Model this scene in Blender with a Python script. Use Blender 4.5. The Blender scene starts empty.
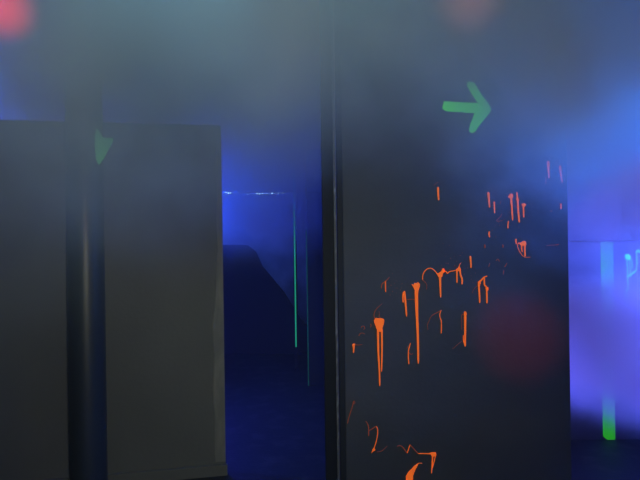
import bpy, bmesh, math, random
from mathutils import Matrix, Vector

random.seed(7)
S = bpy.context.scene
COL = S.collection
F = 560.0                      # focal length in pixels of the 640 px wide frame
CAMZ = 1.6
ROLL = math.radians(0.8)
cr, sr = math.cos(ROLL), math.sin(ROLL)

# ------------------------------------------------------------------ camera
cam_data = bpy.data.cameras.new('camera')
cam_data.sensor_width = 36.0
cam_data.lens = 36.0 * F / 640.0
cam_data.clip_start = 0.02
cam = bpy.data.objects.new('camera', cam_data)
COL.objects.link(cam)
cam.matrix_world = Matrix(((cr, sr, 0, 0), (0, 0, -1, 0), (-sr, cr, 0, CAMZ), (0, 0, 0, 1)))
S.camera = cam

# ------------------------------------------------------------------ world, exposure
w = bpy.data.worlds.new('dark_hall')
S.world = w
w.use_nodes = True
w.node_tree.nodes['Background'].inputs[0].default_value = (0.25, 0.3, 0.5, 1)
w.node_tree.nodes['Background'].inputs[1].default_value = 0.0
S.view_settings.view_transform = 'Standard'
S.view_settings.look = 'None'
S.view_settings.gamma = 1.0
S.view_settings.use_curve_mapping = False
S.view_settings.exposure = 0.0
S.cycles.use_denoising = True
S.cycles.volume_step_rate = 1.0
S.cycles.volume_bounces = 1
S.cycles.max_bounces = 5
S.cycles.sample_clamp_indirect = 4.0


def look(o, target):
    d = Vector(target) - o.location
    o.rotation_euler = d.to_track_quat('-Z', 'Y').to_euler()


def light(name, kind, loc, power, color, target=None, size=0.1, spot=60, blend=0.8):
    d = bpy.data.lights.new(name, kind)
    d.energy = power
    d.color = color
    if kind == 'AREA':
        d.size = size
    else:
        d.shadow_soft_size = size
    if kind == 'SPOT':
        d.spot_size = math.radians(spot)
        d.spot_blend = blend
    o = bpy.data.objects.new(name, d)
    COL.objects.link(o)
    o.location = loc
    if target:
        look(o, target)
    return o


# flash beside the lens, cool house light above the frame, blacklights behind the partitions, plus an added recess fill
light('camera_flash', 'SPOT', (0.06, -0.05, 1.64), 48.0, (0.96, 0.96, 0.7), (-0.3, 3.0, 1.5), size=0.03, spot=90, blend=1.0)
light('house_light', 'AREA', (-0.4, 1.9, 3.3), 24.0, (0.22, 0.62, 0.92), (-0.5, 2.4, 1.6), size=0.5)
light('blacklight_front', 'AREA', (2.0, 2.45, 2.35), 165.0, (0.015, 0.15, 1.0), (0.9, 2.6, 2.5), size=0.4).data.spread = math.radians(125)
light('blacklight_alcove', 'AREA', (3.0, 3.75, 1.05), 150.0, (0.05, 0.1, 1.0), (1.4, 3.8, 1.15), size=0.7).data.spread = math.radians(105)
light('added_recess_fill', 'SPOT', (1.02, 3.5, 0.45), 110.0, (0.11, 0.11, 1.0), (2.0, 3.85, 0.95), size=0.06, spot=95, blend=0.7)  # unseen fill added to brighten the left side of the alcove smoke
light('blacklight_passage', 'POINT', (-0.98, 4.35, 1.85), 36.0, (0.0, 0.06, 1.0), size=0.05)
light('blacklight_left', 'POINT', (-2.95, 4.4, 2.25), 240.0, (0.02, 0.07, 1.0), size=0.05)
light('blacklight_rear', 'AREA', (-2.2, 8.8, 2.2), 45.0, (0.05, 0.13, 1.0), (0.0, 8.8, 1.6), size=0.6)
light('blacklight_low', 'POINT', (-1.3, 4.9, 0.7), 24.0, (0.04, 0.01, 1.0), size=0.06)
# narrow coloured beams of a dance light hanging behind the camera
BALL = (0.35, -0.6, 1.9)
light('red_beam', 'SPOT', BALL, 125.0, (1.0, 0.01, 0.03), (1.06, 3.0, 1.07), size=0.03, spot=9, blend=1.0)
light('magenta_beam', 'SPOT', BALL, 1600.0, (1.0, 0.03, 0.12), (1.75, 3.5, 1.75), size=0.03, spot=7, blend=1.0)


# ------------------------------------------------------------------ materials
def mat(name, color, rough=0.6, spec=0.4, metal=0.0, wear=None, wear_scale=(3, 3, 3), wear_lo=0.55, wear_hi=0.75,
        emit=0.0, bump=0.0, bump_scale=40.0, wear_rough=None, coat=0.0):
    m = bpy.data.materials.new(name)
    m.use_nodes = True
    nt = m.node_tree
    b = nt.nodes['Principled BSDF']
    b.inputs['Base Color'].default_value = (*color, 1)
    b.inputs['Roughness'].default_value = rough
    b.inputs['Metallic'].default_value = metal
    b.inputs['Specular IOR Level'].default_value = spec
    b.inputs['Coat Weight'].default_value = coat
    tc = nt.nodes.new('ShaderNodeTexCoord')
    if wear:
        mp = nt.nodes.new('ShaderNodeMapping')
        mp.inputs['Scale'].default_value = wear_scale
        nz = nt.nodes.new('ShaderNodeTexNoise')
        nz.inputs['Scale'].default_value = 1.0
        nz.inputs['Detail'].default_value = 6.0
        rp = nt.nodes.new('ShaderNodeValToRGB')
        rp.color_ramp.elements[0].position = wear_lo
        rp.color_ramp.elements[1].position = wear_hi
        mx = nt.nodes.new('ShaderNodeMix')
        mx.data_type = 'RGBA'
        mx.inputs[6].default_value = (*color, 1)
        mx.inputs[7].default_value = (*wear, 1)
        nt.links.new(tc.outputs['Object'], mp.inputs['Vector'])
        nt.links.new(mp.outputs[0], nz.inputs['Vector'])
        nt.links.new(nz.outputs['Fac'], rp.inputs[0])
        nt.links.new(rp.outputs[0], mx.inputs[0])
        nt.links.new(mx.outputs[2], b.inputs['Base Color'])
    if bump:
        n2 = nt.nodes.new('ShaderNodeTexNoise')
        n2.inputs['Scale'].default_value = bump_scale
        n2.inputs['Detail'].default_value = 4
        bp = nt.nodes.new('ShaderNodeBump')
        bp.inputs['Strength'].default_value = bump
        bp.inputs['Distance'].default_value = 0.01
        nt.links.new(tc.outputs['Object'], n2.inputs['Vector'])
        nt.links.new(n2.outputs['Fac'], bp.inputs['Height'])
        nt.links.new(bp.outputs[0], b.inputs['Normal'])
    if emit:
        b.inputs['Emission Color'].default_value = (*color, 1)
        b.inputs['Emission Strength'].default_value = emit
    return m


M_panel = mat('black_painted_plywood', (0.078, 0.083, 0.083), 0.55, 0.3, wear=(0.12, 0.12, 0.112),
              wear_scale=(1.3, 1.3, 1.9), wear_lo=0.4, wear_hi=0.8, bump=0.15)
M_grey = mat('charcoal_painted_plywood', (0.23, 0.235, 0.225), 0.6, 0.3, wear=(0.33, 0.335, 0.32),
             wear_scale=(1.1, 1.1, 0.8), wear_lo=0.35, wear_hi=0.8, bump=0.12)
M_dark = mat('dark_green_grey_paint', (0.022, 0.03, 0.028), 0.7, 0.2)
M_edge = mat('worn_panel_edge', (0.36, 0.36, 0.335), 0.7, 0.3, wear=(0.5, 0.49, 0.45), wear_scale=(10, 10, 3),
             wear_lo=0.45, wear_hi=0.65)
M_post = mat('black_post_paint', (0.006, 0.007, 0.009), 0.6, 0.25, bump=0.1)
M_trim = mat('scraped_metal_angle', (0.14, 0.14, 0.135), 0.55, 0.4, 0.0, wear=(0.4, 0.39, 0.34),
             wear_scale=(50, 50, 17), wear_lo=0.5, wear_hi=0.78)
M_batten = mat('black_batten_paint', (0.02, 0.023, 0.026), 0.6, 0.3, bump=0.1)
M_pipe = mat('black_plastic_pipe', (0.030, 0.038, 0.046), 0.40, 0.95, 0.0, bump=0.06, bump_scale=12)
M_floor = mat('black_rubber_floor', (0.025, 0.025, 0.028), 0.6, 0.3, wear=(0.05, 0.048, 0.045), wear_scale=(6, 6, 6),
              wear_lo=0.5, wear_hi=0.7, bump=0.2)
M_wall = mat('matt_black_wall', (0.02, 0.02, 0.024), 0.8, 0.2)
M_orange = mat('fluorescent_orange_paint', (1.0, 0.16, 0.015), 0.5, 0.3, emit=0.55)
M_orange_thin = mat('thin_orange_paint', (0.55, 0.09, 0.03), 0.6, 0.3, emit=0.2)
M_green = mat('fluorescent_green_paint', (0.07, 0.85, 0.04), 0.6, 0.3, emit=0.6, wear=(0.05, 0.62, 0.05),
              wear_scale=(7, 7, 7), wear_lo=0.4, wear_hi=0.7)
M_green_dim = mat('faded_green_paint', (0.03, 0.35, 0.08), 0.7, 0.3, emit=0.05, wear=(0.03, 0.2, 0.07),
                  wear_scale=(14, 14, 14), wear_lo=0.4, wear_hi=0.7)
M_green_strip = mat('fluorescent_green_tape', (0.03, 0.5, 0.012), 0.9, 0.03, emit=0.5)
M_green_patch = mat('dull_green_paint', (0.04, 0.42, 0.10), 0.7, 0.3, emit=0.6, wear=(0.03, 0.22, 0.07), wear_scale=(24, 24, 24), wear_lo=0.4, wear_hi=0.65)
M_green_line = mat('green_line_paint', (0.02, 0.5, 0.16), 0.6, 0.3, emit=0.45)
M_teal = mat('fluorescent_aqua_paint', (0.02, 0.8, 0.30), 0.9, 0.03, emit=2.6)
M_scuff = mat('pale_scuff', (0.12, 0.12, 0.115), 0.8, 0.2)
M_glint = mat('glint_glow', (0.25, 0.6, 1.0), 0.4, emit=7.0)  # glints of light put in as self-lit specks
M_wire = mat('black_wire', (0.006, 0.006, 0.007), 0.9, 0.02)


# ------------------------------------------------------------------ helpers
def pw(px, py, d):
    """World X, Z of a pixel on the plane y = d."""
    u, v = (px - 320) / F, (240 - py) / F
    return d * (u * cr + v * sr), CAMZ + d * (-u * sr + v * cr)


def link(name, bm, m, parent=None, smooth=False):
    bmesh.ops.recalc_face_normals(bm, faces=bm.faces)
    me = bpy.data.meshes.new(name)
    bm.to_mesh(me)
    bm.free()
    me.materials.append(m)
    if smooth:
        for p in me.polygons:
            p.use_smooth = True
    o = bpy.data.objects.new(name, me)
    COL.objects.link(o)
    if parent:
        o.parent = parent
        o.matrix_parent_inverse = Matrix.Identity(4)
        o.location = -parent.location if parent.rotation_euler.z == 0 else Vector((0, 0, 0))
    return o


def empty(name, label, cat, loc=(0, 0, 0), rz=0.0, group=None):
    o = bpy.data.objects.new(name, None)
    COL.objects.link(o)
    o.location = loc
    o.rotation_euler = (0, 0, rz)
    o['label'] = label
    o['category'] = cat
    o['kind'] = 'thing'
    if group:
        o['group'] = group
    return o


def tag(o, label=None, cat=None, group=None, kind=None):
    if label:
        o['label'] = label
    if cat:
        o['category'] = cat
    if group:
        o['group'] = group
    if kind:
        o['kind'] = kind
    return o


def box(bm, x0, x1, y0, y1, z0, z1, bevel=0.0):
    r = bmesh.ops.create_cube(bm, size=1.0)
    vs = r['verts']
    for v in vs:
        v.co = Vector((x0 + (v.co.x + .5) * (x1 - x0), y0 + (v.co.y + .5) * (y1 - y0), z0 + (v.co.z + .5) * (z1 - z0)))
    if bevel:
        es = list({e for v in vs for e in v.link_edges})
        bmesh.ops.bevel(bm, geom=es, offset=bevel, segments=2, affect='EDGES', profile=0.5)
    return bm


def B(*a, **k):
    return box(bmesh.new(), *a, **k)


# ------------------------------------------------------------------ setting
tag(link('floor', B(-5, 5, -2.5, 9.8, -0.08, 0.0), M_floor), 'dark floor of the smoky maze', kind='structure')
tag(link('ceiling', B(-5, 5, -2.5, 9.8, 3.7, 3.8), M_wall), kind='structure')
tag(link('wall_back', B(-5, 5, 9.6, 9.8, 0, 3.7), M_wall), kind='structure')
tag(link('wall_left', B(-5.1, -5, -2.5, 9.8, 0, 3.7), M_wall), kind='structure')
tag(link('wall_right', B(5, 5.1, -2.5, 9.8, 0, 3.7), M_wall), kind='structure')

# ------------------------------------------------------------------ left partition (turned, receding to the right)
XE, _ = pw(222.5, 240, 3.85)           # right end of the partition
ANG = math.radians(11)
TOP = 2.40


def left_panel(label, s0, s1):
    """Panel along the partition line; s is the distance leftwards from its right end."""
    r = empty('wall_panel', label, 'wall panel', (XE, 3.85, 0), ANG)
    bm = B(-s1, -s0, 0, 0.05, 0.0, TOP, bevel=0.004)
    link('board', bm, M_grey, r)
    return r


SEAM = 0.0
# distance of the seam that sits just left of the pipe (pixel 69)
for i in range(400):
    s = i * 0.01
    X, Y = XE - s * math.cos(ANG), 3.85 - s * math.sin(ANG)
    if 320 + F * X / Y < 71:
        SEAM = s
        break
lp = left_panel('grey-black panel right of the thick dark pipe, lower than the smoke above', 0.0, SEAM - 0.003)
lp2 = left_panel('grey-black panel at the far left edge, left of the thick dark pipe', SEAM + 0.003, SEAM + 2.4)
# peeled pale strip along the free end
bm = bmesh.new()
prev = None
N = 40
for k in range(N + 1):
    z = 0.09 + (TOP - 0.17) * k / N
    wd = 0.045 + 0.010 * math.sin(k * .9) * .4
    if z < 1.35:
        wd += 0.030 * min(1, (1.35 - z) / .28)
    if z > 1.5:
        wd -= 0.008
    row = [bm.verts.new((-wd, -0.001, z)), bm.verts.new((-wd * .9, -0.007, z)), bm.verts.new((0.001, -0.007, z)),
           bm.verts.new((0.001, 0.0, z))]
    if prev:
        for a in range(3):
            bm.faces.new((prev[a], prev[a + 1], row[a + 1], row[a]))
    prev = row
link('edge_strip', bm, M_edge, lp)
link('kick_board', B(-SEAM + .01, 0.012, -0.030, 0.0, 0.0, 0.075, bevel=0.004), M_grey, lp)
link('kick_board', B(-SEAM - 2.39, -SEAM - .01, -0.030, 0.0, 0.0, 0.075, bevel=0.004), M_grey, lp2)

# ------------------------------------------------------------------ pipe
PD = 3.18
px_, _z = pw(85.5, 240, PD)
pr = 18.3 / F * PD * 0.97
pipe = empty('pipe', 'thick round black pipe standing in front of the left panels', 'pipe', (px_, PD, 0))
bm = bmesh.new()
bmesh.ops.create_cone(bm, cap_ends=False, segments=64, radius1=pr, radius2=pr, depth=3.68,
                      matrix=Matrix.Translation((px_, PD, 1.84 + 0.01)))
link('tube', bm, M_pipe, pipe, smooth=True)
bm = bmesh.new()
bmesh.ops.create_cone(bm, cap_ends=True, segments=64, radius1=pr * 1.18, radius2=pr * 1.02, depth=0.07,
                      matrix=Matrix.Translation((px_, PD, 0.035)))
link('collar', bm, M_pipe, pipe)

# ------------------------------------------------------------------ right black panel with post
RD = 3.0
RX0, _ = pw(343, 240, RD)
RX1, _ = pw(568.3, 240, RD)
RT = 3.66
panel = empty('wall_panel', 'tall black panel splattered with orange paint, in the middle right', 'wall panel',
              ((RX0 + RX1) / 2, RD, 0))
link('board', B(RX0, RX1, RD, RD + 0.05, 0, RT, bevel=0.003), M_panel, panel)
bt, _ = pw(337.2, 240, RD - 0.012)
link('batten', B(bt, RX0, RD - 0.012, RD + 0.05, 0, RT, bevel=0.003), M_batten, panel)
PY = RD - 0.055
t0, _ = pw(334.3, 240, PY)
t1, _ = pw(336.6, 240, PY)
q0, _ = pw(322.3, 240, PY)
bm = B(t0, t1, PY, PY + 0.006, 0, RT)
box(bm, t1 - 0.004, t1, PY + 0.006, RD - 0.001, 0, RT)
tag(link('light_blocker_wall', B(0.92, 0.97, RD + 0.052, 4.398, 0, RT, bevel=0.003), M_panel), kind='structure')  # unseen wall added to keep the alcove's blue light off the pipe
post = empty('corner_post', 'square black post at the left edge of the splattered panel', 'post', (t0, RD, 0))
link('angle_trim', bm, M_trim, post)['label'] = 'scraped pale metal corner strip'
link('post_core', B(q0, t0, PY + 0.002, RD + 0.05, 0, RT, bevel=0.003), M_post, post)

# ------------------------------------------------------------------ alcove panel behind, right
AD = 4.4
ax0 = 1.0
alc = empty('wall_panel', 'dark panel behind blue smoke at the right edge, with green strip', 'wall panel', (2.6, AD, 0))
zseam = pw(606, 241, AD)[1]
link('lower_board', B(ax0, 4.9, AD, AD + 0.05, 0, zseam - 0.003, bevel=0.003), M_panel, alc)
link('upper_board', B(ax0, 4.9, AD + 0.008, AD + 0.05, zseam + 0.003, RT, bevel=0.003), M_panel, alc)

# ------------------------------------------------------------------ panel deep in the passage
GD = 6.15
gx, _ = pw(308, 385, GD)
deep = empty('wall_panel', 'dark green-grey panel far back in the blue passage between the walls', 'wall panel', (gx + .5, GD, 0))
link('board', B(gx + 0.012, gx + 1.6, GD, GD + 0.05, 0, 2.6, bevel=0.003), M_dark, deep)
link('painted_edge', B(gx, gx + 0.012, GD - 0.002, GD + 0.05, 0.0, 1.72), M_green_dim, deep)['label'] = 'faint green painted edge'

# dark sloping barrier far back in the passage
bd = 7.9
bm = bmesh.new()
out = [pw(x, y, bd) for x, y in ((150, 244), (247, 245), (256, 252), (262, 266), (284, 292), (300, 318), (318, 338))]
out = [(out[0][0], 0.0)] + out + [(out[-1][0], 0.0)]
f0 = [bm.verts.new((x, bd, z)) for x, z in out]
f1 = [bm.verts.new((x, bd + 0.06, z)) for x, z in out]
bm.faces.new(f0)
bm.faces.new(f1[::-1])
for a in range(len(out)):
    c = (a + 1) % len(out)
    bm.faces.new((f0[a], f1[a], f1[c], f0[c]))
tag(link('low_barrier', bm, M_wall), 'black barrier with a sloping top, far back in the blue passage', 'barrier')

# thin green line on the back of the passage
gd = 6.9
x0, z0 = pw(296.6, 347, gd)
x1, z1 = pw(293.2, 175, gd)
xm = (x0 + x1) / 2
fin = link('panel_fin', B(xm - 0.018, xm + 0.022, gd + 0.01, gd + 0.06, 0, 3.7), M_wall)
tag(fin, 'narrow black upright behind the thin green line in the passage', 'post')
st = link('tape_strip', B(xm - 0.009, xm + 0.008, gd, gd + 0.008, z0, z1, bevel=0.001), M_green_line)
tag(st, 'thin bright green vertical line in the dark blue passage', 'tape strip')


# ------------------------------------------------------------------ paint: domed ribbons and blobs lying on a wall plane
def smooth_pts(pts, n=5):
    if len(pts) < 3:
        (xa, ya), (xb, yb) = pts
        return [(xa + (xb - xa) * t / (n * 2), ya + (yb - ya) * t / (n * 2)) for t in range(n * 2 + 1)]
    out = []
    P = [pts[0]] + list(pts) + [pts[-1]]
    for i in range(1, len(P) - 2):
        p0, p1, p2, p3 = P[i - 1], P[i], P[i + 1], P[i + 2]
        for k in range(n):
            t = k / n
            out.append(tuple(0.5 * ((2 * p1[a]) + (-p0[a] + p2[a]) * t + (2 * p0[a] - 5 * p1[a] + 4 * p2[a] - p3[a]) * t * t
                                    + (-p0[a] + 3 * p1[a] - 3 * p2[a] + p3[a]) * t ** 3) for a in (0, 1)))
    out.append(pts[-1])
    return out


def ribbon(bm, pts, w0, w1, d, rag=0.12, sm=True, thick=0.004):
    """Stroke in pixels, laid on the plane y = d; w0/w1 are pixel widths at its ends."""
    q = smooth_pts(pts) if sm else list(pts)
    n = len(q)
    prev = None
    for i, (x, y) in enumerate(q):
        a = q[max(0, i - 1)]
        b = q[min(n - 1, i + 1)]
        tx, ty = b[0] - a[0], b[1] - a[1]
        L = math.hypot(tx, ty) or 1
        nx, ny = -ty / L, tx / L
        f = i / (n - 1)
        fine = 0.72 if w0 <= 1.3 else 0.95
        wd = (w0 + (w1 - w0) * f) * fine * (1 + random.uniform(-rag, rag)) / 2
        if i in (0, n - 1):
            wd *= 0.55
        row = []
        for s, h in ((-1, 0.0), (-0.5, 1.0), (0.5, 1.0), (1, 0.0)):
            X, Z = pw(x + nx * wd * s, y + ny * wd * s, d)
            row.append(bm.verts.new((X, d - thick * h * (0.5 + .5 * min(1, wd)), Z)))
        if prev:
            for k in range(3):
                bm.faces.new((prev[k], prev[k + 1], row[k + 1], row[k]))
        prev = row


def blob(bm, pts, d, thick=0.006, rag=0.25):
    """Closed outline in pixels, as a raised flat patch."""
    q = []
    n = len(pts)
    for i in range(n):
        a, b = pts[i], pts[(i + 1) % n]
        for t in (0, .5):
            q.append((a[0] + (b[0] - a[0]) * t + random.uniform(-rag, rag), a[1] + (b[1] - a[1]) * t + random.uniform(-rag, rag)))
    cx = sum(p[0] for p in q) / len(q)
    cy = sum(p[1] for p in q) / len(q)
    lo, hi = [], []
    for x, y in q:
        X, Z = pw(x, y, d)
        lo.append(bm.verts.new((X, d + 0.0005, Z)))
        L = math.hypot(x - cx, y - cy) or 1
        k = max(0.0, 1 - 0.35 / L)
        X, Z = pw(cx + (x - cx) * k, cy + (y - cy) * k, d)
        hi.append(bm.verts.new((X, d - thick, Z)))
    m = len(q)
    for i in range(m):
        j = (i + 1) % m
        bm.faces.new((lo[i], lo[j], hi[j], hi[i]))
    f = bm.faces.new(hi)
    bmesh.ops.triangulate(bm, faces=[f])


def splat(strokes=(), blobs=(), mat_=None, label=None, parent=panel, d=RD, name='paint_splatter'):
    bm = bmesh.new()
    for s in strokes:
        if s[1] <= 0.9:
            ribbon(bm, s[0], s[1], s[2], d)
    for f in bm.faces:
        f.material_index = 1
    for s in strokes:
        if s[1] > 0.9:
            ribbon(bm, s[0], s[1], s[2], d)
    for b in blobs:
        blob(bm, b, d)
    o = link(name, bm, mat_ or M_orange, parent)
    o.data.materials.append(M_orange_thin if (mat_ or M_orange) in (M_orange, M_orange_thin) else mat_)
    if label:
        o['label'] = label
    return o


T = M_orange_thin
splat([([(378, 328), (378.3, 350), (379.4, 371), (379.8, 386)], 2.3, 1.3), ([(381.8, 328), (382, 350), (381.6, 371.5)], 1.9, 1.3)],
      [[(373.6, 320), (375, 319.4), (376, 317.7), (378, 318.4), (380, 318), (382, 318.3), (383.6, 318.8), (384.4, 321), (383.2, 325.5),
        (382, 329.5), (381.2, 332), (378, 331.5), (376.4, 328.5), (375, 324.5)]],
      label='large orange splash with two long drips')
splat([([(374.8, 319), (374, 314.5), (376, 309.5), (379.5, 306), (382.3, 303.5)], 0.9, 0.5), ([(379, 311), (379.3, 314), (379, 317.6)], .5, .7)], mat_=T)
splat([([(416.3, 289), (416.8, 310), (417.8, 335), (418.3, 363.5)], 3.4, 1.9)],
      [[(411.6, 284.3), (414, 284.8), (414.6, 282.8), (416.5, 283.3), (418.2, 282), (420, 284), (419.4, 288), (418, 292.5), (417.6, 297),
        (415.8, 297), (415, 291), (413.4, 287.5)]],
      label='orange splash with the longest single drip')
splat([([(404.3, 291), (405.3, 300), (406.6, 316.5)], 2.2, 1.3), ([(403.6, 292), (402.9, 297), (403.2, 302.5)], 1.6, 1.1),
       ([(407, 299.5), (411, 299.3), (415.5, 299.6)], .6, .5)])
splat([([(389.5, 277), (386, 281), (382, 284.2), (381.4, 288.5)], 0.8, 1.1), ([(385.4, 281), (385.5, 286), (385.7, 292)], 1.3, 1.3)])
splat([([(440, 275), (440.3, 285), (440.7, 297.5)], 2.6, 1.2),
       ([(438, 275), (434.5, 270.5), (430.5, 268.2), (426, 269.8), (423, 274.5), (422.6, 280)], 1.2, 1.0),
       ([(422.6, 280), (425.8, 283), (426.8, 286), (426.3, 289.5)], .8, .4),
       ([(443, 270.5), (446, 271.5), (447.5, 273.4), (449.5, 271.6), (453, 271), (456.5, 270)], 1.3, .9)],
      [[(436.8, 274), (439, 273), (441, 271.3), (442.4, 268.7), (444, 268.3), (443.4, 271.3), (444.6, 271.8), (443, 273.3), (442.2, 276.5),
        (439.8, 278), (438, 276.3)]], label='orange splash with a looping tail')
splat([([(456.8, 269), (456.9, 276), (457, 283)], 1.9, 1.1), ([(459.8, 268), (460.6, 275), (462.1, 279), (462, 284.5)], 1.8, 1.3),
       ([(459.2, 268), (459.5, 265), (461.3, 262.5)], 1.2, .4)],
      [[(456, 269.5), (457.5, 268.4), (458.6, 266.6), (460.2, 267.6), (460.8, 270), (458, 271.3)]])
splat([([(470.3, 256), (470.8, 262), (471, 268)], 2.0, 1.4)])
splat([([(478.6, 284), (479.3, 292), (479.8, 303)], 1.9, 1.4), ([(484.2, 277.5), (484.6, 285), (486.5, 288), (487, 303.3)], 1.4, 1.6),
       ([(478, 282.6), (481, 280.5), (484, 277.3), (487.3, 276)], 1.8, 1.0), ([(477, 286), (474, 289), (472, 293)], .5, .3)],
      [[(477.8, 284.5), (478, 282), (480, 281), (481, 283), (479.8, 286)], [(485.6, 288.6), (486.5, 286.6), (488, 287.5), (488, 290.5), (486, 290.8)]])
splat([([(465.2, 312), (465.2, 330), (465.1, 346.5)], 2.5, 1.8), ([(463.4, 335), (463.3, 339), (464.3, 344)], 1.0, 1.2),
       ([(464, 314.5), (461.8, 315), (461.6, 322), (461.4, 330)], .7, .3), ([(462, 341), (457, 345), (452.5, 349)], .5, .3)],
      [[(463.6, 313), (464.6, 311.2), (466.4, 312), (466.6, 315), (464.2, 315.5)]])
splat([([(441.3, 310), (439.8, 314), (440.2, 318), (441.4, 322), (441.2, 333.5)], 1.0, 1.3),
       ([(441.5, 310.2), (437, 312.7), (431.5, 316), (429, 321), (427.4, 325), (428, 330)], .9, .4)], mat_=M_orange)
splat([([(410.5, 343), (408.6, 350), (408.4, 357), (408.9, 364)], 1.2, 1.5), ([(409, 352.5), (411, 354.5), (412.8, 353.4)], .7, .5),
       ([(408.5, 346), (406.6, 348.5)], .5, .3)])
splat([([(353.6, 345), (353.7, 349), (353.4, 353)], 2.2, 1.0), ([(354, 344.6), (358, 345), (362.5, 344.5)], .9, .4)],
      [[(352, 344.8), (353, 343.5), (355, 343.8), (354.6, 346.4), (352.4, 346.3)]])
for st_ in (([(361.3, 328), (362, 326.3), (364, 326.3), (364.8, 328.3), (363.3, 329.6)], .9, .8),
            ([(358.8, 336), (360, 333.7), (362.5, 333), (365, 334.3)], .9, .5), ([(370.2, 323.8), (371.2, 325.5), (370.4, 327.4)], .9, .8),
            ([(501, 201), (500, 204)], .8, .6), ([(501.8, 214), (500, 217), (496.5, 221), (503, 220.6)], .6, .5),
            ([(507, 263), (505.6, 265.5), (504.6, 267)], .6, 1.2), ([(503.9, 270), (503.2, 274.5)], .9, .6),
            ([(496, 260.8), (498, 259.2), (499.5, 261.5)], .8, .7), ([(489.8, 263), (488.7, 267)], .7, .6),
            ([(550.3, 211), (552.2, 211)], 1.3, 1.1), ([(546, 177), (545.8, 184)], 1.6, 1.2)):
    splat([st_], mat_=T)
splat([([(353.8, 401.3), (351.5, 409), (348.4, 419), (347.6, 423.5)], .9, .9), ([(352.9, 402.4), (354, 401), (355, 402.6), (353.8, 404)], .6, .6)],
      mat_=T, label='thin slanting orange streak')
splat([([(365.6, 421), (367.6, 424), (368.6, 428), (368.6, 436)], .7, 1.5), ([(369, 430.6), (372, 429), (376, 426.3)], .8, .9),
       ([(376.3, 426.3), (377.7, 430), (377.2, 437), (374.8, 446), (371.6, 453)], 1.1, 1.0),
       ([(377, 452), (381.5, 451), (384.6, 448.5), (387.2, 446)], .4, .5)],
      [[(372.3, 449.4), (374, 447.8), (375.4, 450), (373, 451.3)]], label='zigzag orange thread')
splat([([(397, 446.3), (400, 445.6), (403, 447.5), (407, 453)], .9, 1.0), ([(407.2, 453), (408.6, 449), (410, 444.6)], 1.0, 1.1),
       ([(410, 444.6), (413.5, 448.5), (418, 453.5)], .9, 1.0), ([(418, 453.5), (425, 453.6), (431, 453.8)], 1.0, 1.2),
       ([(432.6, 455), (432.3, 463), (431.5, 473.3)], 1.6, 1.0), ([(435.5, 455), (434.3, 461), (432.4, 468)], 1.1, .8)],
      [[(429, 453), (432.5, 452.2), (436, 452), (436.2, 455), (434.5, 456.5), (431.8, 456)]], label='orange zigzag ending in a drip')
splat([([(416.5, 464.6), (419, 463.2), (422.3, 463.2)], 1.2, .4)],
      [[(405.8, 476), (408.5, 472), (411.5, 468.6), (415, 465.3), (418, 463.6), (416.4, 467), (414.5, 471.5), (413.2, 476), (412.6, 481),
        (410.5, 488), (407.3, 489), (406, 483)]], label='thick crescent of orange paint at the bottom')
splat([([(438, 187), (438.2, 193), (438.7, 200.3)], 2.2, 1.4), ([(434, 185.6), (436, 183.4), (438.4, 182.3)], .5, .5)])
# upper right cluster
splat([([(488.3, 192), (489, 200), (489.6, 207.5)], 2.4, 1.2)])
splat([([(494.2, 201.5), (494.4, 207), (494.7, 213.3)], 1.6, 1.1)])
splat([([(511, 196), (511.9, 208), (512.7, 220.5)], 2.2, 1.3)],
      [[(508, 196.5), (509.5, 194.6), (511, 193.3), (513, 194.8), (512.8, 198), (511.4, 200), (510, 198.5)]])
splat([([(516.8, 192), (517.6, 200), (518.2, 210), (519.3, 222.5)], 1.6, 1.8)], [[(516.2, 198), (517.5, 196), (519.2, 199.5), (518, 202), (516.6, 201.5)]])
splat([([(523.4, 206), (523.6, 212), (523.8, 217.5)], 1.6, 1.1), ([(513, 206), (518, 206.5), (522, 206)], .5, .5)],
      [[(521.5, 204), (524, 203.3), (526.3, 204.4), (525, 206.5), (523.2, 207.4)]])
splat([([(508.6, 221), (508, 224), (508, 228.5)], 1.3, 1.5)])
splat([([(489.3, 231.5), (489, 234), (489.6, 237.3)], 1.6, 1.2)])
splat([([(522, 243.5), (521.6, 248), (522.3, 252)], 1.5, 1.0), ([(525, 243), (524.8, 250), (525.2, 256.3)], 1.7, 1.4),
       ([(519.5, 242.5), (517.5, 245), (519.3, 251), (524, 256.7), (530.5, 257.2)], 1.0, .4)],
      [[(519.2, 243.5), (521.5, 241.8), (524, 240.8), (526.2, 241.6), (526.3, 244.6), (523.5, 245.8), (521, 245.4)]],
      label='bright orange drip at the right of the cluster')
splat([([(515.9, 239), (516, 241.5), (516.3, 244)], 1.6, 1.3)])
splat([([(484.8, 244.5), (484.9, 248)], 1.6, 1.4)], mat_=T)
splat([([(502.8, 244.5), (503, 247.5)], 1.4, 1.2)], mat_=T)
splat([([(548, 161), (548.5, 170), (549, 178.5)], 3.0, 1.2)])
splat([([(560, 165.5), (560.8, 174), (562.3, 182.5)], 2.6, 1.1)])
splat([([(560.8, 203.5), (561, 209)], 1.6, 1.2)])
splat([([(546, 245.6), (552, 245.2), (556.5, 244.9)], .5, .6), ([(556, 245), (558.8, 244.3)], 1.2, 1.0)], mat_=T)
# fine specks
bm = bmesh.new()
for _ in range(70):
    cx, cy = random.choice([(447, 258, ), (395, 288), (500, 225), (510, 215), (455, 262), (395, 285), (470, 275), (530, 215)])
    x, y = random.gauss(cx, 5), random.gauss(cy, 6)
    r_ = random.uniform(.25, .55)
    blob(bm, [(x + r_ * math.cos(a), y + r_ * math.sin(a)) for a in (0.2, 1.5, 2.9, 4.4)], RD, thick=0.002, rag=0.1)
o = link('paint_specks', bm, T, panel)
o['kind'] = 'stuff'

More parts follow.
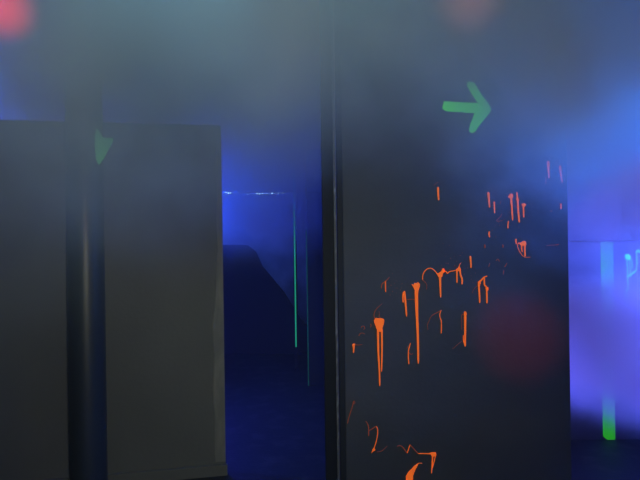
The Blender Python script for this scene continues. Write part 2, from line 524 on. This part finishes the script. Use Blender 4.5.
# grey scuffs and scratches on the black panel
for pts, a in (([(342, 322), (348, 323.5), (354, 324)], .7), ([(380.5, 273.5), (384, 273.6), (387, 271)], .9),
               ([(361.5, 268), (366, 270), (370, 271.5)], .5), ([(340, 301), (356, 301.5), (374, 302.5)], .35),
               ([(528, 414.5), (534, 418.8), (545, 422)], .7), ([(397, 340), (397, 349), (402, 351.5)], .5),
               ([(460, 338), (451, 350), (456, 354.5), (470, 353)], .35), ([(371, 172), (377, 175.5), (382, 170.5)], .9),
               ([(386, 343), (390, 341)], .6), ([(364, 393), (362.5, 403)], .5), ([(360, 93.2), (361.5, 93.5)], 1.0),
               ([(427, 343), (427.5, 344.5)], .8), ([(439, 470.5), (440.5, 471.5)], .9)):
    bm = bmesh.new()
    ribbon(bm, pts, a, a * .6, RD, thick=0.0012)
    link('scuff_mark', bm, M_scuff, panel)


# ------------------------------------------------------------------ green arrow, strips, aqua splashes
def decal(name, outline, d, thick, m, label, cat, rag=0.2, parent=None):
    bm = bmesh.new()
    blob(bm, outline, d, thick=thick, rag=rag)
    o = link(name, bm, m, parent)
    if label:
        tag(o, label, cat)
    return o


bm = bmesh.new()
blob(bm, [(442.2, 109), (442.8, 105), (444, 101.3), (450, 101.6), (464, 102.4), (484, 103.6), (484, 113), (474, 113.2), (460, 112.3), (446, 111.2)], RD, 0.003, 0.15)
blob(bm, [(466.6, 85.5), (466.8, 82.7), (470, 81.4), (473.7, 82.4), (478, 89), (484, 98), (488.5, 104), (491.6, 110), (484.5, 113.5), (478, 103.4), (472, 94.5)], RD, 0.0034, 0.15)
blob(bm, [(491.6, 109.5), (487, 116.5), (480.5, 124), (475.3, 131.5), (471.5, 133.3), (469, 131.2), (469.6, 125.5), (474.5, 113.2), (480, 107), (486, 105)], RD, 0.0038, 0.15)
tag(link('green_arrow', bm, M_green), 'bright green arrow pointing right, high on the black panel', 'arrow')

xa, za = pw(600.3, 241, AD)
xb, zb = pw(613.2, 241, AD)
bm = bmesh.new()
blob(bm, [(600.4, 242), (607, 241.6), (613, 242), (613.6, 280), (614.2, 340), (614.8, 400), (615.2, 441.5), (609, 441), (603, 436.5), (602.2, 400), (601.4, 340),
          (600.8, 280)], AD, thick=0.003, rag=0.1)
tag(link('tape_strip', bm, M_green_strip), 'wide green vertical strip fading into blue smoke on the right', 'tape strip')

splat([([(627.2, 259), (627.5, 275), (628, 290)], 1.2, .8), ([(629.5, 257.5), (630, 266), (630.2, 276)], .9, .6), ([(631.8, 259), (632.3, 268)], .8, .5),
       ([(627.5, 288), (626, 293), (626.5, 305), (629, 318), (630, 326)], 1.4, .6), ([(626.8, 277), (631, 274.5), (636, 270.5)], 1.8, 1.5)],
      [[(624.6, 256.5), (625.6, 254.2), (628, 253.8), (630, 255.6), (629.6, 258), (631.6, 258), (630.5, 259.6), (627.5, 260), (625.5, 259)]],
      M_teal, 'aqua splash with drips', alc, AD)
splat([([(636.4, 252), (636.8, 262), (636.3, 270.5)], 1.2, 1.3), ([(641, 252), (641.4, 262)], 1.2, .8)],
      [[(635.6, 251.5), (638, 249.5), (642, 250.4), (642.4, 253), (638, 253)]], M_teal, None, alc, AD)

# dim green patch by the pipe
decal('green_patch', [(96.3, 128), (99, 130.5), (101.5, 135.5), (104.5, 138.2), (109, 137.5), (114.2, 138.8), (110, 148), (104, 158.5), (99, 165.4), (96.4, 160),
                      (94.6, 148), (95, 136)], PD - pr - 0.012, 0.004, M_green_patch,
      'dim green triangular patch beside the pipe top, below the smoke', 'patch')

# ------------------------------------------------------------------ round coloured lamps hanging in the smoke
def glow(name, color, strength):
    """Globe of glowing vapour, brightest at its middle."""
    m = bpy.data.materials.new(name)
    m.use_nodes = True
    nt = m.node_tree
    nt.nodes.clear()
    out = nt.nodes.new('ShaderNodeOutputMaterial')
    em = nt.nodes.new('ShaderNodeEmission')
    em.inputs[0].default_value = (*color, 1)
    tc = nt.nodes.new('ShaderNodeTexCoord')
    mp = nt.nodes.new('ShaderNodeMapping')
    mp.inputs['Location'].default_value = (-1, -1, -1)
    mp.inputs['Scale'].default_value = (2, 2, 2)
    ln = nt.nodes.new('ShaderNodeVectorMath')
    ln.operation = 'LENGTH'
    mr = nt.nodes.new('ShaderNodeMapRange')
    mr.interpolation_type = 'SMOOTHSTEP'
    for k, v in zip((1, 2, 3, 4), (0.0, 0.98, strength, 0.0)):
        mr.inputs[k].default_value = v
    nt.links.new(tc.outputs['Generated'], mp.inputs[0])
    nt.links.new(mp.outputs[0], ln.inputs[0])
    nt.links.new(ln.outputs['Value'], mr.inputs[0])
    nt.links.new(mr.outputs[0], em.inputs[1])
    nt.links.new(em.outputs[0], out.inputs['Volume'])
    return m


def lamp(px, py, d, rad, m, label):
    X, Z = pw(px, py, d)
    t = empty('hanging_lamp', label, 'lamp', (X, d, Z + rad))
    bm = bmesh.new()
    bmesh.ops.create_uvsphere(bm, u_segments=32, v_segments=16, radius=rad, matrix=Matrix.Translation((X, d, Z)))
    link('globe', bm, m, t, smooth=True)
    bm = bmesh.new()
    bmesh.ops.create_cone(bm, cap_ends=True, segments=24, radius1=rad * .45, radius2=rad * .3, depth=0.05,
                          matrix=Matrix.Translation((X, d, Z + rad + 0.015)))
    link('socket', bm, M_wire, t)
    bm = bmesh.new()
    bmesh.ops.create_cone(bm, cap_ends=True, segments=8, radius1=0.004, radius2=0.004, depth=3.7 - Z - rad - 0.03,
                          matrix=Matrix.Translation((X, d, (3.7 + Z + rad + 0.03) / 2)))
    link('cord', bm, M_wire, t)


lamp(2, 8, 1.35, 0.098, glow('red_lamp_glow', (1.0, 0.02, 0.015), 8.5), 'round red lamp glowing in smoke at the top left corner')
lamp(470, -4, 2.3, 0.20, glow('amber_lamp_glow', (1.0, 0.38, 0.16), 1.1), 'round dim reddish lamp almost lost in smoke above the green arrow')

# ------------------------------------------------------------------ tiny glints in the passage, built as glowing specks on an added wire
def wd(px):
    return 3.93 - 0.88 * (px - 214) / 131.0        # the added wire runs from the left panel's back to the splattered board


lights = empty('glint_row', 'row of tiny pale blue glints, made as glowing specks, across the upper blue passage', 'glint row', (-0.72, 3.93, 1.93))
xs = [(221.0, 192.6, 1.3), (226, 192.2, .8), (228.4, 193.2, .9), (230.6, 192.8, .7), (248, 194.3, .4), (257, 193.6, .65), (259.6, 193.9, .75),
      (262.5, 193.4, .65), (267, 193.6, .5), (272, 193.3, .75), (278, 193, .35), (283, 193, .3)]
bm = bmesh.new()
prev = None
for i, x in enumerate([214, 222, 235, 250, 265, 280, 295, 310, 325, 345]):
    d = wd(x)
    X, Z = pw(x, 192.6, d)
    row = [bm.verts.new((X, d + 0.0003 * math.cos(a), Z + 0.0003 * math.sin(a))) for a in (0, 2.1, 4.2)]
    if prev:
        for a in range(3):
            bm.faces.new((prev[a], prev[(a + 1) % 3], row[(a + 1) % 3], row[a]))
    prev = row
link('wire', bm, M_wire, lights)
for x, y, r_ in xs:
    d = wd(x)
    X, Z = pw(x, y, d)
    bm = bmesh.new()
    bmesh.ops.create_icosphere(bm, subdivisions=2, radius=r_ * 0.0042, matrix=Matrix.Translation((X, d, Z)))
    link('glint_speck', bm, M_glint, lights, smooth=True)

# ------------------------------------------------------------------ smoke
def haze():
    m = bpy.data.materials.new('drifting_smoke')
    m.use_nodes = True
    nt = m.node_tree
    nt.nodes.clear()
    N_, Lk = nt.nodes, nt.links
    out = N_.new('ShaderNodeOutputMaterial')
    sc = N_.new('ShaderNodeVolumeScatter')
    sc.inputs['Color'].default_value = (0.66, 0.88, 1.0, 1)
    sc.inputs['Anisotropy'].default_value = 0.15
    Lk.new(sc.outputs[0], out.inputs['Volume'])
    geo = N_.new('ShaderNodeNewGeometry')
    sp = N_.new('ShaderNodeSeparateXYZ')
    Lk.new(geo.outputs['Position'], sp.inputs[0])
    x, y, z = sp.outputs

    def M(op, a, b=None, c=None, clamp=False):
        n = N_.new('ShaderNodeMath')
        n.operation = op
        n.use_clamp = clamp
        for i, v in enumerate((a, b, c)):
            if v is None:
                continue
            if isinstance(v, (int, float)):
                n.inputs[i].default_value = v
            else:
                Lk.new(v, n.inputs[i])
        return n.outputs[0]

    def ramp(v, a, b, lo=0.0, hi=1.0):
        n = N_.new('ShaderNodeMapRange')
        n.interpolation_type = 'SMOOTHSTEP'
        n.clamp = True
        Lk.new(v, n.inputs[0])
        n.inputs[1].default_value, n.inputs[2].default_value = a, b
        n.inputs[3].default_value, n.inputs[4].default_value = lo, hi
        return n.outputs[0]

    def noise(scale, detail, off):
        mp = N_.new('ShaderNodeVectorMath')
        mp.operation = 'ADD'
        Lk.new(geo.outputs['Position'], mp.inputs[0])
        mp.inputs[1].default_value = off
        n = N_.new('ShaderNodeTexNoise')
        n.inputs['Scale'].default_value = scale
        n.inputs['Detail'].default_value = detail
        Lk.new(mp.outputs[0], n.inputs['Vector'])
        return n.outputs['Fac']

    n1 = noise(1.3, 3.0, (3.1, 0.4, 1.7))
    puffs = M('MULTIPLY', ramp(n1, 0.34, 0.66, 0.15, 1.9), ramp(noise(4.5, 3.0, (1.0, 2.0, 6.0)), 0.3, 0.7, 0.45, 1.55))
    n2 = noise(1.2, 2.5, (8.3, 5.0, 2.2))
    wob = M('MULTIPLY', M('SUBTRACT', n2, 0.5), 0.95)
    zz = M('ADD', z, wob)
    front = ramp(y, 3.0, 3.6, 1.0, 0.6)
    # A: bank under the ceiling, hanging lower on the left
    zl = M('ADD', zz, ramp(x, -0.55, 0.05, 0.08, -0.10))
    A = M('MULTIPLY', M('MULTIPLY', ramp(zl, 1.55, 2.8), 2.0), front)
    A = M('MULTIPLY', A, M('ADD', ramp(x, -0.15, 0.1, 1.0, 0.5), ramp(x, 0.45, 0.8, 0.0, 0.4)))
    A = M('MULTIPLY', A, ramp(x, -1.45, -0.9, 0.25, 1.1))
    E = M('MULTIPLY', M('MULTIPLY', ramp(zz, 2.0, 2.45), ramp(y, 2.3, 2.9)), M('MULTIPLY', ramp(x, -1.75, -1.45), ramp(x, -0.7, -0.3, 1.3, 0.0)))
    A = M('ADD', A, M('MULTIPLY', E, ramp(y, 3.6, 3.9, 1.0, 0.2)))
    # B: bank rolling out of the right opening, lower towards the right
    zr = M('ADD', zz, M('MULTIPLY', M('MAXIMUM', M('SUBTRACT', x, 0.35), 0.0), 0.30))
    Bk = M('MULTIPLY', M('MULTIPLY', ramp(zr, 1.66, 2.35), ramp(x, 0.3, 1.1)), M('MULTIPLY', ramp(y, 3.0, 3.3, 1.0, 0.25), 1.9))
    # C: thick smoke in the right alcove, hanging above the floor
    C = M('MULTIPLY', M('MULTIPLY', ramp(y, 3.05, 3.3), ramp(x, 1.1, 1.4)),
          ramp(M('ADD', z, M('MULTIPLY', M('SUBTRACT', x, 2.2), 0.3)), 0.26, 0.66))
    C = M('MULTIPLY', C, ramp(z, 0.95, 1.4, 4.0, 0.35))
    # D: smoke in the passage
    D = M('MULTIPLY', M('MULTIPLY', ramp(y, 3.9, 4.3), ramp(zz, 1.3, 2.1)), ramp(x, 0.6, 0.9, 0.5, 0.0))
    D = M('MULTIPLY', D, M('ADD', ramp(x, -1.25, -0.75, 0.12, 1.0), ramp(x, -2.25, -1.95, 1.0, 0.0)))
    D = M('ADD', D, M('MULTIPLY', ramp(y, 8.0, 8.2), 0.5))
    tot = M('ADD', M('ADD', A, Bk), M('ADD', C, D))
    tot = M('ADD', M('MULTIPLY', tot, puffs), 0.008)
    Lk.new(tot, sc.inputs['Density'])
    bm = B(-4.6, 4.7, 0.35, 9.55, 0.02, 3.65)
    o = link('smoke', bm, m)
    tag(o, 'blue-grey theatrical smoke filling the upper hall', 'smoke', kind='stuff')


haze()
